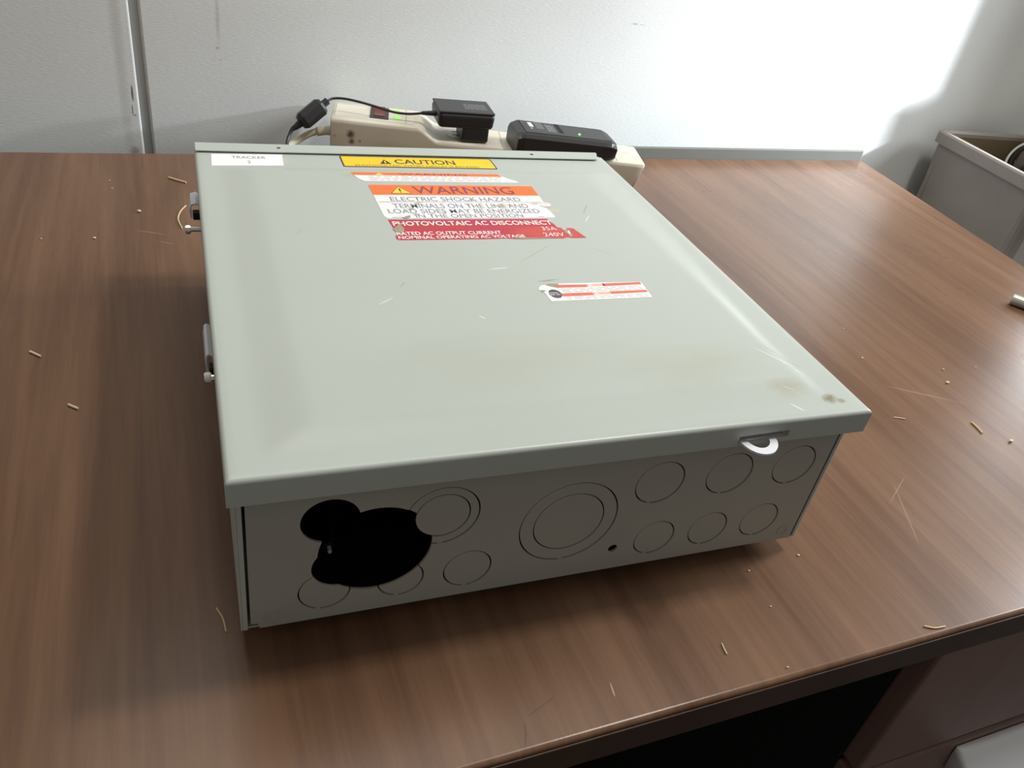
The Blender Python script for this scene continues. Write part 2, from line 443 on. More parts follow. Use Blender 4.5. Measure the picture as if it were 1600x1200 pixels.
# top: rounded front nose profile swept along x, right end slightly skewed
def desktop():
    bm = bmesh.new()
    th, r = 0.030, 0.0032
    prof = [(YB, DZ - th), (YB, DZ - 0.001), (YB - 0.001, DZ)]
    for i in range(7):
        a = math.pi / 2 * i / 6
        prof.append((YF + r - r * math.sin(a), DZ - r + r * math.cos(a)))
    prof.append((YF, DZ - th + 0.002)); prof.append((YF + 0.002, DZ - th))
    def xr(y): return 1.062 + (y - YF) * (1.158 - 1.062) / (YB - YF)
    A = [bm.verts.new((-1.05, y, z)) for y, z in prof]; Bv = [bm.verts.new((xr(y), y, z)) for y, z in prof]
    n = len(prof)
    for i in range(n): bm.faces.new((A[i], A[(i + 1) % n], Bv[(i + 1) % n], Bv[i]))
    bm.faces.new(A); bm.faces.new(Bv)
    return bm
dt = obj('desktop', desktop(), M_desk, desk)
add_marks(M_desk, [
    (0.147, -0.088, DZ, 1.2, 0.010, 0.0008, 1, (0.07, 0.045, 0.03), 0.7, 0.4),
    (0.163, -0.074, DZ, 0.35, 0.014, 0.0007, 1, (0.08, 0.05, 0.035), 0.6, 0.4),
    (0.688, 0.148, DZ, -0.55, 0.055, 0.0016, 1, (0.36, 0.27, 0.20), 0.45, 0.8),
    (0.210, -0.075, DZ, 1.4, 0.006, 0.0006, 1, (0.45, 0.36, 0.27), 0.7, 0.4),
    (0.530, 0.010, DZ, 1.1, 0.045, 0.0007, 1, (0.33, 0.24, 0.17), 0.5, 0.4),
    (0.545, 0.035, DZ, 0.55, 0.030, 0.0006, 1, (0.33, 0.24, 0.17), 0.5, 0.4),
    (0.015, 0.565, DZ, 0.0, 0.030, 0.004, 1, (0.30, 0.21, 0.14), 0.25, 0.9),
    (-0.030, 0.560, DZ, -0.4, 0.020, 0.0010, 1, (0.34, 0.24, 0.17), 0.5, 0.5),
    (-0.016, 0.535, DZ, -0.5, 0.012, 0.0008, 1, (0.34, 0.24, 0.17), 0.5, 0.5),
])
obj('edge_band', BX(-1.05, 1.061, YF - 0.0012, YF - 0.0002, DZ - 0.0285, DZ - 0.0036, 0.0004, 1), M_desk_edge, desk)
tm = obj('shade_strip_1', BX(0.50, 1.157, YB + 0.0005, YB + 0.006, DZ - 0.03, DZ + 0.0185, 0.002), mat('grey_strip', (0.135, 0.14, 0.125), 0.7)); tm['kind'] = 'structure'  # grey strip added in place of the shadow band along the desk's rear
obj('modesty_panel', BX(-1.03, 0.49, 0.42, 0.438, 0.10, DZ - 0.0305), M_dark, desk)
obj('side_panel', BX(-1.05, -1.028, YF + 0.03, YB - 0.02, 0.0, DZ - 0.0305), M_ped, desk)
PX0, PX1, PY0 = 0.490, 1.045, YF + 0.004
obj('pedestal_carcass', BX(PX0, PX1, PY0 + 0.020, 0.70, 0.0, DZ - 0.0305, 0.001), M_dark, desk)
drw = obj('drawer', BX(PX0, PX1, PY0, PY0 + 0.0195, DZ - 0.205, DZ - 0.034, 0.0025), M_ped, desk)
drw2 = obj('drawer', BX(PX0, PX1, PY0, PY0 + 0.0195, DZ - 0.45, DZ - 0.212, 0.0025), M_ped, desk)
drw3 = obj('drawer', BX(PX0, PX1, PY0, PY0 + 0.0195, 0.02, DZ - 0.457, 0.0025), M_ped, desk)
def pull(zt):
    bm = bmesh.new()
    # wide satin pull: rounded-end plate with a swelling front
    x0, x1, h = 0.621, 0.93, 0.062
    nx, nz = 40, 10
    V = []
    for i in range(nx + 1):
        row = []
        x = x0 + (x1 - x0) * i / nx
        e = min(x - x0, x1 - x) / 0.045
        k = math.sqrt(max(0.0, 1 - (1 - min(1, e)) ** 2))
        hh = h * (0.14 + 0.86 * k)
        for j in range(nz + 1):
            t = j / nz
            row.append(bm.verts.new((x, PY0 - 0.0012 - 0.048 * k * math.sin(math.pi * t ** 1.7) ** 0.8 if 0 < t < 1 else PY0 - 0.0008, zt - hh * t)))
        V.append(row)
    for i in range(nx):
        for j in range(nz): bm.faces.new((V[i][j], V[i + 1][j], V[i + 1][j + 1], V[i][j + 1]))
    b = [v for v in bm.verts]
    bmesh.ops.contextual_create(bm, geom=[e for e in bm.edges if e.is_boundary])
    return bm
for d, zt in ((drw2, DZ - 0.222), (drw3, DZ - 0.47)):
    h = obj('handle', pull(zt), M_alu, d, smooth=True); h['label'] = 'wide satin silver pull'

# ================================================================== DISCONNECT ENCLOSURE (local: u across, v back, z up from desk)
enc = thing('disconnect_enclosure', 'grey steel electrical disconnect box lying on its back on the desk, covered in warning stickers', 'electrical box', (0, 0, DZ + 0.0002), (0, 0, -0.032))
W, H, LIP = 0.400, 0.1415, 0.0174
VB = 0.4425           # rear end
YL = 0.0116           # front end wall plane
ZB = 0.0120
RISE = 0.0026

def sstep(a, b, x):
    t = max(0.0, min(1.0, (x - a) / (b - a))); return t * t * (3 - 2 * t)
def lstep(a, b, x):
    t = max(0.0, min(1.0, (x - a) / (b - a))); return t
def surf(u, v):
    u1 = 0.356 + 0.014 * max(0, min(1, 1 - v / 0.35))
    u2 = u1 + max(0.006, min(0.034, 0.034 * (v - 0.03) / 0.30))
    k = min(lstep(0.020, 0.046, u), 1 - lstep(u1, u2, u), lstep(0.016, 0.036, v), 1 - lstep(0.380, 0.393, v))
    k = k * k * (3 - 2 * k) * 0.15 + k * 0.85
    return H + RISE * k

def cover():
    bm = bmesh.new(); r = 0.0028
    arc = [(r - r * math.cos(a), r - r * math.sin(a)) for a in (math.pi / 8, math.pi / 4, 3 * math.pi / 8)]
    nu = 96
    US = [(0, LIP), (0, r)] + [(x, z) for x, z in arc] + [(r + (W - 2 * r) * i / nu, 0) for i in range(nu + 1)] + [(W - x, z) for x, z in arc[::-1]] + [(W, r), (W, LIP)]
    nv = 104; VE = 0.4345
    VS = [(0, LIP), (0, r)] + [(x, z) for x, z in arc] + [(r + (VE - r) * i / nv, 0) for i in range(nv + 1)]
    G = []
    for u, du in US:
        G.append([bm.verts.new((u, v, (surf(u, v) if max(du, dv) == 0 else H) - max(du, dv))) for v, dv in VS])
    for i in range(len(US) - 1):
        for j in range(len(VS) - 1):
            try: bm.faces.new((G[i][j], G[i + 1][j], G[i + 1][j + 1], G[i][j + 1]))
            except ValueError: pass
    bmesh.ops.remove_doubles(bm, verts=list(bm.verts), dist=1e-6)
    bmesh.ops.dissolve_degenerate(bm, edges=list(bm.edges), dist=1e-6)
    return bm
cov = obj('cover', cover(), M_cover, enc, smooth=True)
cov['label'] = 'hinged cover with a pressed raised centre, scratches and a brown stain'
sol = cov.modifiers.new('sheet', 'SOLIDIFY'); sol.thickness = 0.0012; sol.offset = -1
bake(cov)
# make sure the thickness went inwards (top must stay at H + RISE)
zmax = max(v.co.z for v in cov.data.vertices)
if zmax > H + RISE + 0.0004:
    bm = cover()
    for f in bm.faces: f.normal_flip()
    me = bpy.data.meshes.new('cover'); bmesh.ops.recalc_face_normals(bm, faces=bm.faces)
    if sum(f.normal.z for f in bm.faces) < 0: bmesh.ops.reverse_faces(bm, faces=bm.faces)
    bm.to_mesh(me); bm.free()
    me.materials.append(M_cover); cov.data = me
    sol = cov.modifiers.new('sheet', 'SOLIDIFY'); sol.thickness = 0.0012; sol.offset = -1
    bake(cov)
cut(cov, [PR([(0.2996, 0.1268), (0.3375, 0.1282), (0.3372, 0.1330), (0.3000, 0.1318)], -0.004, 0.006, 'y')])
for p in cov.data.polygons: p.use_smooth = True
try:
    cov.data.set_sharp_from_angle(angle=math.radians(40))
except Exception: pass

# body sheet metal
obj('back_panel', BX(0.0045, 0.3985, 0.0135, VB - 0.0015, ZB, ZB + 0.0012), M_paint, enc)
def side_wall(u0, u1, inner):
    pts = [(YL, ZB + 0.001), (YL + 0.001, ZB), (VB, ZB), (VB, H - 0.0020), (0.4325, H - 0.0020), (0.4325, H - 0.0032), (YL, H - 0.0032)]
    return PR(pts, u0, u1, 'x', 0.0004)
lw = obj('side_wall', side_wall(0.0034, 0.0046, 1), M_paint, enc)
obj('flange', BX(0.0046, 0.0074, YL, YL + 0.0012, ZB + 0.0006, H - 0.0035, 0.0004), M_paint, lw)
rw = obj('side_wall', side_wall(0.3978, 0.3990, -1), M_paint, enc)
obj('flange', BX(0.3964, 0.3978, YL, YL + 0.0012, ZB + 0.0006, H - 0.0035, 0.0003), M_paint, rw)

# front end wall with knockouts
HOLES = [(0.0535, 0.0935, 0.0165), (0.0800, 0.0655, 0.0335), (0.0600, 0.0560, 0.0168)]
KO = [(0.0510, 0.0365, 0.0155), (0.0965, 0.0362, 0.0145), (0.1390, 0.0362, 0.0158), (0.2620, 0.0890, 0.0178), (0.3148, 0.0888, 0.0178), (0.3670, 0.0890, 0.0172),
      (0.2720, 0.0370, 0.0155), (0.3146, 0.0375, 0.0155), (0.3575, 0.0382, 0.0158)]
KR = [(0.1183, 0.0856, 0.0228, 0.0166), (0.2030, 0.0645, 0.0338, 0.0240)]
TH = 0.0015
def end_outline():
    return [(0.0090, ZB + 0.0058), (0.0128, ZB + 0.0052), (0.0140, ZB + 0.0008), (0.3945, ZB + 0.0008), (0.3945, H - 0.0045), (0.0090, H - 0.0045)]
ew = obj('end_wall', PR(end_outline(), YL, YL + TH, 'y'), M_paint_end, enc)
ew['label'] = 'knockout end wall with an open three-lobed hole'
cyl = lambda a, b, r, n=48: PR(circ(a, b, r, n), YL - 0.004, YL + 0.006, 'y')
cut(ew, [cyl(*k) for k in KO] + [cyl(k[0], k[1], k[2], 64) for k in KR] + [cyl(*h, 64) for h in HOLES] + [cyl(0.2415, 0.0327, 0.0034, 24)])
GAP, REC = 0.0009, 0.0004
def hits(k): return any(math.hypot(k[0] - h[0], k[1] - h[1]) < k[2] + h[2] for h in HOLES)
for i, k in enumerate(KO):
    bm = PR(circ(k[0], k[1], k[2] - GAP, 44), YL + REC, YL + REC + 0.0011, 'y')
    a = -math.pi / 2 - 0.25 + 0.1 * (i % 3)
    cxk, czk = k[0] + (k[2] - GAP) * math.cos(a), k[1] + (k[2] - GAP) * math.sin(a)
    box(bm, cxk - 0.0014, cxk + 0.0014, YL + 0.0003, YL + 0.0012, czk - 0.0012, czk + 0.0008)
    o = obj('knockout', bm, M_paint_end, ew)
    if hits(k): cut(o, [cyl(h[0], h[1], h[2] + 0.00001, 64) for h in HOLES])
for k in KR:
    bm = bmesh.new(); ring(bm, k[0], k[1], k[3] + GAP * 0.4, k[2] - GAP, YL + REC, YL + REC + 0.0011, 'y', 64)
    box(bm, k[0] - 0.0016, k[0] + 0.0016, YL + 0.0003, YL + 0.0012, k[1] - k[2] - 0.0008, k[1] - k[2] + 0.0012)
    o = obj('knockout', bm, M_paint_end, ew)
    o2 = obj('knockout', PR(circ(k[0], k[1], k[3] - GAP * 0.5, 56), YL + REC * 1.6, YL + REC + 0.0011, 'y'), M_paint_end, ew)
    if hits(k[:3]): cut(o, [cyl(h[0], h[1], h[2] + 0.00001, 64) for h in HOLES])
for (a, b) in ((0.0217, 0.0222), (0.3846, 0.0225)):
    bm = bmesh.new(); ring(bm, a, b, 0.0036, 0.0046, YL - 0.0004, YL + 0.0001, 'y', 24)
    obj('weld_dimple', bm, M_paint_end, ew)
# parts seen through the hole, with black liners added to deepen the shade inside
obj('shade_liner', BX(0.012, 0.300, 0.016, 0.300, ZB + 0.00125, ZB + 0.0020), M_fuse, enc)
obj('shade_liner', BX(0.0048, 0.0054, 0.016, 0.300, ZB + 0.0022, H - 0.006), M_fuse, enc)
tb = obj('terminal_block', BX(0.030, 0.150, 0.190, 0.255, ZB + 0.0013, 0.060, 0.003), M_fuse, enc)
obj('wire', TB([(0.090, 0.192, 0.050), (0.075, 0.140, 0.046), (0.063, 0.080, 0.038), (0.0585, 0.045, 0.0370)], 0.0035, 10), M_fuse, tb)
obj('lug', BX(0.0573, 0.0597, 0.0400, 0.0450, 0.0360, 0.0385, 0.0006), M_zinc, tb)
obj('barrier', BX(0.086, 0.090, 0.180, 0.254, 0.060, 0.085, 0.001), M_fuse, tb)
# rear end wall, hood
rear = obj('rear_end_wall', BX(0.0048, 0.3976, VB - 0.0026, VB - 0.0012, ZB + 0.0013, H - 0.0022), M_paint, enc)
hood = obj('hood', PR([(0.0008, 0.4238), (0.3885, 0.4238), (0.3948, 0.4400), (0.3948, VB), (0.0008, VB)], H + 0.0011, H + 0.0022, 'z', 0.0003), M_paint, enc)
hood['label'] = 'narrow drip hood along the rear edge'
cut(hood, [PR(circ(a, b, 0.0021, 16), H - 0.001, H + 0.005, 'z') for a, b in ((0.0715, 0.4335), (0.3187, 0.4330))])
obj('hood_return', BX(0.0010, 0.3946, VB - 0.0011, VB, H - 0.020, H + 0.0011), M_paint, hood)
# mounting bosses
for (a, b) in ((0.055, 0.050), (0.345, 0.050), (0.055, 0.395), (0.345, 0.395)):
    bm = bmesh.new()
    lo = [bm.verts.new((p, q, 0.0)) for p, q in circ(a, b, 0.012, 24)]; hi = [bm.verts.new((p, q, ZB)) for p, q in circ(a, b, 0.020, 24)]
    bm.faces.new(lo); bm.faces.new(hi)
    for i in range(24): bm.faces.new((lo[i], lo[(i + 1) % 24], hi[(i + 1) % 24], hi[i]))
    obj('mounting_boss', bm, M_paint, enc)
# padlock hasp through the slot
def hasp():
    bm = bmesh.new(); n = 20; z0, z1 = 0.1268, 0.1281
    cu, ro, rv, ri, rvi = 0.3145, 0.0132, 0.0150, 0.0082, 0.0092
    def P(r1, r2, z): return [bm.verts.new((cu + r1 * math.cos(math.pi + math.pi * i / n), r2 * math.sin(math.pi + math.pi * i / n) * (1 + 0.10 * math.cos(math.pi * i / n)) + 0.0012, z)) for i in range(n + 1)]
    a, b, c, d = P(ro, rv, z0), P(ro, rv, z1), P(ri, rvi, z1), P(ri, rvi, z0)
    for i in range(n):
        for A, Bv in ((a, b), (b, c), (c, d), (d, a)): bm.faces.new((A[i], A[i + 1], Bv[i + 1], Bv[i]))
    for i in (0, n): bm.faces.new((a[i], b[i], c[i], d[i]))
    box(bm, cu - ro, cu + ro + 0.008, 0.0013, 0.0085, z0, z1)
    return bm
hs = obj('padlock_hasp', hasp(), M_zinc, enc); hs['label'] = 'bright half-round padlock eye'
# two spring latches on the left side
def latch(v0, v1, zc, out, screw_v, screw_out):
    bm = bmesh.new()
    pts = [(0.0034, zc + 0.004), (-0.002, zc + 0.0075), (-out * 0.8, zc + 0.006), (-out, zc), (-out * 0.9, zc - 0.007), (-out * 0.9 + 0.0012, zc - 0.007), (-out + 0.0012, zc), (-out * 0.8 + 0.0008, zc + 0.0048), (-0.002, zc + 0.0063), (0.0034, zc + 0.0028)]
    prism(bm, pts, v0, v1, 'y')
    la = obj('latch', bm, M_zinc, enc)
    bm = bmesh.new(); prism(bm, circ(screw_v, zc, 0.0042, 20), -screw_out, -screw_out + 0.0045, 'x')
    bmesh.ops.bevel(bm, geom=list(bm.edges), offset=0.0008, segments=2, affect='EDGES')
    prism(bm, circ(screw_v, zc, 0.0022, 12), -screw_out + 0.004, 0.0034, 'x')
    obj('screw', bm, M_chrome, la)
    obj('dark_hole', BX(-out + 0.0025, 0.0034, v0 - 0.011, v0 - 0.003, zc - 0.004, zc + 0.003, 0.001), M_dark, la)  # dark block put where the hole beside the latch shows
latch(0.4168, 0.4587 - 0.017, 0.090, 0.0078, 0.3800, 0.0122)
latch(0.1760, 0.2150, 0.090, 0.0046, 0.1590, 0.0058)

# ---------------------------------------------------------------- stickers (parts), lettering (sub-parts)
ZT, ZR = H + RISE, H
def sticker(name, pts, m, z, label, th=0.00018, parent=enc):
    o = obj(name, PR(pts, z - 0.0003, z + th, 'z'), m, parent)
    o['label'] = label; return o
def flat(name, pts, m, parent, z, label=None):
    bm = bmesh.new(); bm.faces.new([bm.verts.new((a, b, z)) for a, b in pts])
    o = obj(name, bm, m, parent)
    if o.data.polygons[0].normal.z < 0: o.data.flip_normals()
    if label: o['label'] = label
    return o
def rrect(x0, x1, y0, y1, r=0.002, n=4):
    P = []
    for cx, cy, a in ((x1 - r, y1 - r, 0), (x0 + r, y1 - r, 90), (x0 + r, y0 + r, 180), (x1 - r, y0 + r, 270)):
        for i in range(n + 1):
            t = math.radians(a + 90 * i / n); P.append((cx + r * math.cos(t), cy + r * math.sin(t)))
    return P
E1, E2, E3 = 0.00024, 0.00030, 0.00036
# white name label
tr = sticker('name_label', [(0.0128, 0.3945), (0.0722, 0.3972), (0.0735, 0.4228), (0.0135, 0.4208)], M_paper, ZR, 'plain white paper label in the rear left corner')
text('lettering', 'TRACKER', M_inkg, tr, 0.0300, 0.0585, 0.4115, 0.4172, ZR + E1)
text('lettering', '2', M_inkg, tr, 0.0425, 0.0452, 0.4010, 0.4070, ZR + E1)
# yellow caution sticker with dark border
ca = sticker('caution_sticker', rrect(0.1242, 0.2712, 0.3972, 0.4228, 0.0018), M_ink, ZR, 'yellow caution sticker with dark border')
flat('yellow_field', rrect(0.1255, 0.2699, 0.3988, 0.4215, 0.0012), M_yellow, ca, ZR + E1)
flat('warning_triangle', [(0.1588, 0.4050), (0.1698, 0.4054), (0.1643, 0.4158)], M_ink, ca, ZR + E2)
flat('exclamation_mark', [(0.1635, 0.4066), (0.1651, 0.4066), (0.1650, 0.4125), (0.1636, 0.4125)], M_yellow, ca, ZR + E3)
text('lettering', 'CAUTION', M_ink, ca, 0.1735, 0.2318, 0.4058, 0.4165, ZR + E2, 0.012)
text('lettering', 'PHOTOVOLTAIC SYSTEM CIRCUIT IS BACKFED', M_ink, ca, 0.1355, 0.2535, 0.3997, 0.4028, ZR + E2)
# slim orange and white sticker
sw = sticker('slim_warning_sticker', [(0.1275, 0.3785), (0.1285, 0.3725), (0.1315, 0.3640), (0.1355, 0.3592), (0.2790, 0.3592), (0.2775, 0.3630), (0.2705, 0.3690), (0.2640, 0.3783)], M_white, ZT, 'slim orange and white warning sticker, worn along its edges')
flat('orange_header', [(0.1275, 0.3785), (0.1288, 0.3722), (0.2670, 0.3722), (0.2640, 0.3783)], M_orange, sw, ZT + E1)
flat('warning_triangle', [(0.1475, 0.3728), (0.1555, 0.3728), (0.1515, 0.3778)], M_tri, sw, ZT + E2)
text('lettering', 'WARNING', M_inkp, sw, 0.1690, 0.2330, 0.3732, 0.3774, ZT + E2)
def lines(parent, x0, x1, rows, m, z, hgt, gaps=0.0022):
    bm = bmesh.new()
    for y in rows:
        x = x0
        while x < x1:
            l = random.uniform(0.003, 0.010)
            xe = min(x1, x + l)
            bm.faces.new([bm.verts.new(p) for p in ((x, y, z), (xe, y, z), (xe, y + hgt, z), (x, y + hgt, z))])
            x = xe + gaps
    o = obj('fine_print', bm, m, parent)
    return o
lines(sw, 0.1410, 0.2640, (0.3690, 0.3652, 0.3616), M_faint, ZT + E1, 0.0016)
# main warning sticker
wa = sticker('warning_sticker', [(0.1372, 0.3500), (0.1380, 0.2890), (0.1402, 0.2848), (0.2830, 0.2848), (0.2868, 0.2862), (0.2862, 0.2980), (0.2848, 0.3050), (0.2805, 0.3080), (0.2830, 0.3110), (0.2872, 0.3150), (0.2886, 0.3512), (0.1385, 0.3512)], M_white, ZT, 'large white warning sticker with orange header, scuffed')
flat('orange_header', [(0.1372, 0.3500), (0.1376, 0.3303), (0.2878, 0.3303), (0.2886, 0.3512), (0.1385, 0.3512)], M_orange, wa, ZT + E1)
flat('warning_triangle', [(0.1530, 0.3330), (0.1716, 0.3330), (0.1623, 0.3478)], M_ink, wa, ZT + E2)
flat('symbol_field', [(0.1540, 0.33355), (0.1706, 0.33355), (0.1623, 0.3468)], M_tri, wa, ZT + E3)
flat('exclamation_mark', [(0.1617, 0.3372), (0.1629, 0.3372), (0.1631, 0.3434), (0.1615, 0.3434)], M_ink, wa, ZT + E3 + 0.00006)
flat('exclamation_mark', [(0.1617, 0.3347), (0.1629, 0.3347), (0.1629, 0.3359), (0.1617, 0.3359)], M_ink, wa, ZT + E3 + 0.00006)
text('lettering', 'WARNING', M_inkp, wa, 0.1740, 0.2662, 0.3330, 0.3486, ZT + E2, 0.008)
text('lettering', 'ELECTRIC SHOCK HAZARD', M_inkg, wa, 0.1500, 0.2668, 0.3178, 0.3262, ZT + E1, 0.006)
flat('rule', [(0.1392, 0.3158), (0.2860, 0.3158), (0.2860, 0.3163), (0.1392, 0.3163)], M_ink, wa, ZT + E1)
text('lettering', 'TERMINALS ON THE LINE AND', M_inkg, wa, 0.1493, 0.2692, 0.3040, 0.3128, ZT + E1, 0.006)
text('lettering', 'LOAD SIDES MAY BE ENERGIZED', M_inkg, wa, 0.1432, 0.2762, 0.2940, 0.3022, ZT + E1, 0.006)
text('lettering', 'IN THE OPEN POSITION', M_inkg, wa, 0.1640, 0.2578, 0.2857, 0.2925, ZT + E1, 0.006)
flat('rule', [(0.1440, 0.2862), (0.1548, 0.2862), (0.1548, 0.2868), (0.1440, 0.2868)], M_ink, wa, ZT + E1)
flat('rule', [(0.2715, 0.2866), (0.2765, 0.2866), (0.2765, 0.2872), (0.2715, 0.2872)], M_ink, wa, ZT + E1)
# red rating sticker, torn
rd = sticker('rating_sticker', [(0.1398, 0.2825), (0.1403, 0.2745), (0.1408, 0.2665), (0.1416, 0.2612), (0.1462, 0.2604), (0.1458, 0.2580), (0.1420, 0.2562), (0.1398, 0.2540), (0.1392, 0.2490), (0.1408, 0.2468), (0.2100, 0.2464), (0.2280, 0.2470), (0.2420, 0.2458), (0.2560, 0.2464), (0.2780, 0.2458), (0.2822, 0.2474), (0.2868, 0.2462), (0.2992, 0.2464), (0.2965, 0.2560), (0.2942, 0.2640), (0.2890, 0.2648), (0.2868, 0.2610), (0.2842, 0.2606), (0.2836, 0.2650), (0.2805, 0.2668), (0.2800, 0.2720), (0.2778, 0.2775), (0.2772, 0.2825)], M_red, ZT, 'torn red rating sticker with white lettering')
text('lettering', 'PHOTOVOLTAIC AC DISCONNECT', M_wink, rd, 0.1420, 0.2788, 0.2712, 0.2792, ZT + E1, 0.022)
text('lettering', 'RATED AC OUTPUT CURRENT', M_wink, rd, 0.1412, 0.2275, 0.2548, 0.2606, ZT + E1, 0.020)
text('lettering', 'NOMINAL OPERATING AC VOLTAGE', M_wink, rd, 0.1412, 0.2456, 0.2482, 0.2534, ZT + E1, 0.020)
text('lettering', '35A', M_wink, rd, 0.2655, 0.2785, 0.2608, 0.2672, ZT + E1)
text('lettering', '240V', M_wink, rd, 0.2630, 0.2815, 0.2496, 0.2562, ZT + E1)
flat('torn_patch', [(0.1400, 0.2658), (0.1440, 0.2700), (0.1478, 0.2755), (0.1500, 0.2772), (0.1482, 0.2720), (0.1492, 0.2660), (0.1478, 0.2608), (0.1450, 0.2592), (0.1412, 0.2604)], M_tear, rd, ZT + E2)
flat('torn_patch', [(0.2845, 0.2600), (0.2870, 0.2622), (0.2905, 0.2608), (0.2885, 0.2580), (0.2892, 0.2530), (0.2876, 0.2490), (0.2846, 0.2472), (0.2852, 0.2520), (0.2838, 0.2560)], M_tear, rd, ZT + E2)
flat('torn_patch', [(0.2872, 0.2592), (0.2886, 0.2588), (0.2878, 0.2540), (0.2866, 0.2520), (0.2860, 0.2560)], M_tearw, rd, ZT + E3)
flat('torn_patch', [(0.2320, 0.2462), (0.2480, 0.2476), (0.2620, 0.2470), (0.2740, 0.2466), (0.2600, 0.2458), (0.2420, 0.2456)], M_tear, rd, ZT + E2)
flat('torn_patch', [(0.2790, 0.3088), (0.2830, 0.3140), (0.2900, 0.3160), (0.2925, 0.3130), (0.2915, 0.3085), (0.2870, 0.3062), (0.2825, 0.3075)], M_tearw, wa, ZT + E1)
flat('torn_patch', [(0.1515, 0.2855), (0.1560, 0.2885), (0.1600, 0.2905), (0.1588, 0.2860), (0.1550, 0.2838)], M_tear, wa, ZT + E2)
# small two-band sticker
sm = sticker('small_sticker', [(0.2275, 0.1690), (0.2300, 0.1712), (0.2360, 0.1720), (0.2440, 0.1728), (0.3128, 0.1712), (0.3110, 0.1480), (0.2290, 0.1482), (0.2284, 0.1600), (0.2262, 0.1618), (0.2258, 0.1660)], M_white, ZT, 'small white sticker with two faded red bands and a dark oval mark')
flat('red_band', [(0.2400, 0.1708), (0.2655, 0.1700), (0.2655, 0.1662), (0.2400, 0.1666)], M_redbar, sm, ZT + E1)
flat('red_band', [(0.2790, 0.1705), (0.3118, 0.1708), (0.3115, 0.1672), (0.2790, 0.1664)], M_redbar, sm, ZT + E1)
flat('red_band', [(0.2405, 0.1583), (0.2655, 0.1583), (0.2655, 0.1542), (0.2405, 0.1540)], M_redbar, sm, ZT + E1)
flat('red_band', [(0.2800, 0.1586), (0.3112, 0.1588), (0.3110, 0.1555), (0.2800, 0.1548)], M_redbar, sm, ZT + E1)
for y in (0.1668, 0.1548):
    flat('faded_header', [(0.2655, y), (0.2800, y), (0.2800, y + 0.0034), (0.2655, y + 0.0034)], mat('pale_orange_print', (0.80, 0.45, 0.34), 0.5), sm, ZT + E1)
    flat('warning_triangle', [(0.2662, y + 0.0003), (0.2706, y + 0.0003), (0.2684, y + 0.0032)], M_wink, sm, ZT + E2)
lines(sm, 0.2430, 0.3090, (0.1640, 0.1618, 0.1596), M_faint, ZT + E1, 0.0010)
lines(sm, 0.2430, 0.3090, (0.1522, 0.1500), M_faint, ZT + E1, 0.0009)
flat('oval_mark', [(0.2360 + 0.0048 * math.cos(t * 0.262), 0.1582 + 0.0062 * math.sin(t * 0.262)) for t in range(24)], mat('dark_violet_print', (0.09, 0.075, 0.11), 0.5), sm, ZT + E1)
lines(sm, 0.2318, 0.2395, (0.1565, 0.1590), M_wink, ZT + E2, 0.0008, 0.001)
flat('torn_patch', [(0.2330, 0.1716), (0.2372, 0.1730), (0.2440, 0.1722), (0.2430, 0.1690), (0.2400, 0.1672), (0.2360, 0.1690)], M_tear, sm, ZT + E2)
flat('torn_patch', [(0.2262, 0.1640), (0.2295, 0.1640), (0.2300, 0.1622), (0.2270, 0.1608)], M_tear, sm, ZT + E2)

# ================================================================== POWER STRIP behind the enclosure
TH_S = -0.2665
strip = thing('power_strip', 'ivory power strip with red rocker switch lying behind the grey box', 'power strip', (0.200, 0.781, DZ + 0.0002), (0, 0, TH_S))
SL, SW = 0.4450, 0.0780
def strip_h(x):
    return 0.0525 - (0.0525 - 0.0372) * sstep(0.116, 0.148, x)
def strip_bm():
    bm = bmesh.new()
    xs = [0.0, 0.001, 0.003, 0.03, 0.06, 0.09, 0.112] + [0.116 + 0.032 * i / 10 for i in range(11)] + [0.18, 0.24, 0.30, 0.36, 0.40, 0.430, 0.4425, 0.4445, SL]
    rows = []
    for x in xs:
        h = strip_h(x)
        e = 0.0
        d = min(x, SL - x)
        if d < 0.003: e = 0.003 - math.sqrt(max(0, 0.003 ** 2 - (0.003 - d) ** 2))
        sl = 0.0075 if x > SL - 0.02 else 0.004
        prof = [(0.005, 0.0), (0.0035, 0.0015), (0.0005, h - 0.006), (0.0008, h - 0.0035), (0.0022, h - 0.0012), (0.0045, h - 0.0002), (0.008, h)]
        prof = [(y + e * 0.8, z) for y, z in prof]
        prof = prof + [(SW - y, z) for y, z in prof[::-1]]
        prof = [(y, z if z < h * 0.6 else z - e) for y, z in prof]
        # right end leans inwards towards the base
        rows.append([bm.verts.new((x - (0.009 * (1 - z / h) if x > 0.43 else 0.0), y, z)) for y, z in prof])
    n = len(rows[0])
    for A, Bv in zip(rows, rows[1:]):
        for k in range(n): bm.faces.new((A[k], A[(k + 1) % n], Bv[(k + 1) % n], Bv[k]))
    bm.faces.new(rows[0]); bm.faces.new(rows[-1])
    return bm
so = obj('housing', strip_bm(), M_beige, strip, smooth=True)
try: so.data.set_sharp_from_angle(angle=math.radians(35))
except Exception: pass
ZS = 0.0525
ip = obj('control_panel', BX(0.0045, 0.1110, 0.0120, 0.0680, ZS - 0.001, ZS + 0.0007, 0.0005), M_beige2, strip)
bz = obj('switch_bezel', BX(0.0510, 0.0765, 0.0180, 0.0660, ZS - 0.001, ZS + 0.0016, 0.0006), M_swblk, strip)
rk = obj('rocker_switch', PR([(0.0260, ZS + 0.0010), (0.0260, ZS + 0.0022), (0.042, ZS + 0.0026), (0.0600, ZS + 0.0046), (0.0600, ZS + 0.0010)], 0.0560, 0.0715, 'x', 0.0004), M_swred, strip); rk['label'] = 'dark red rocker'
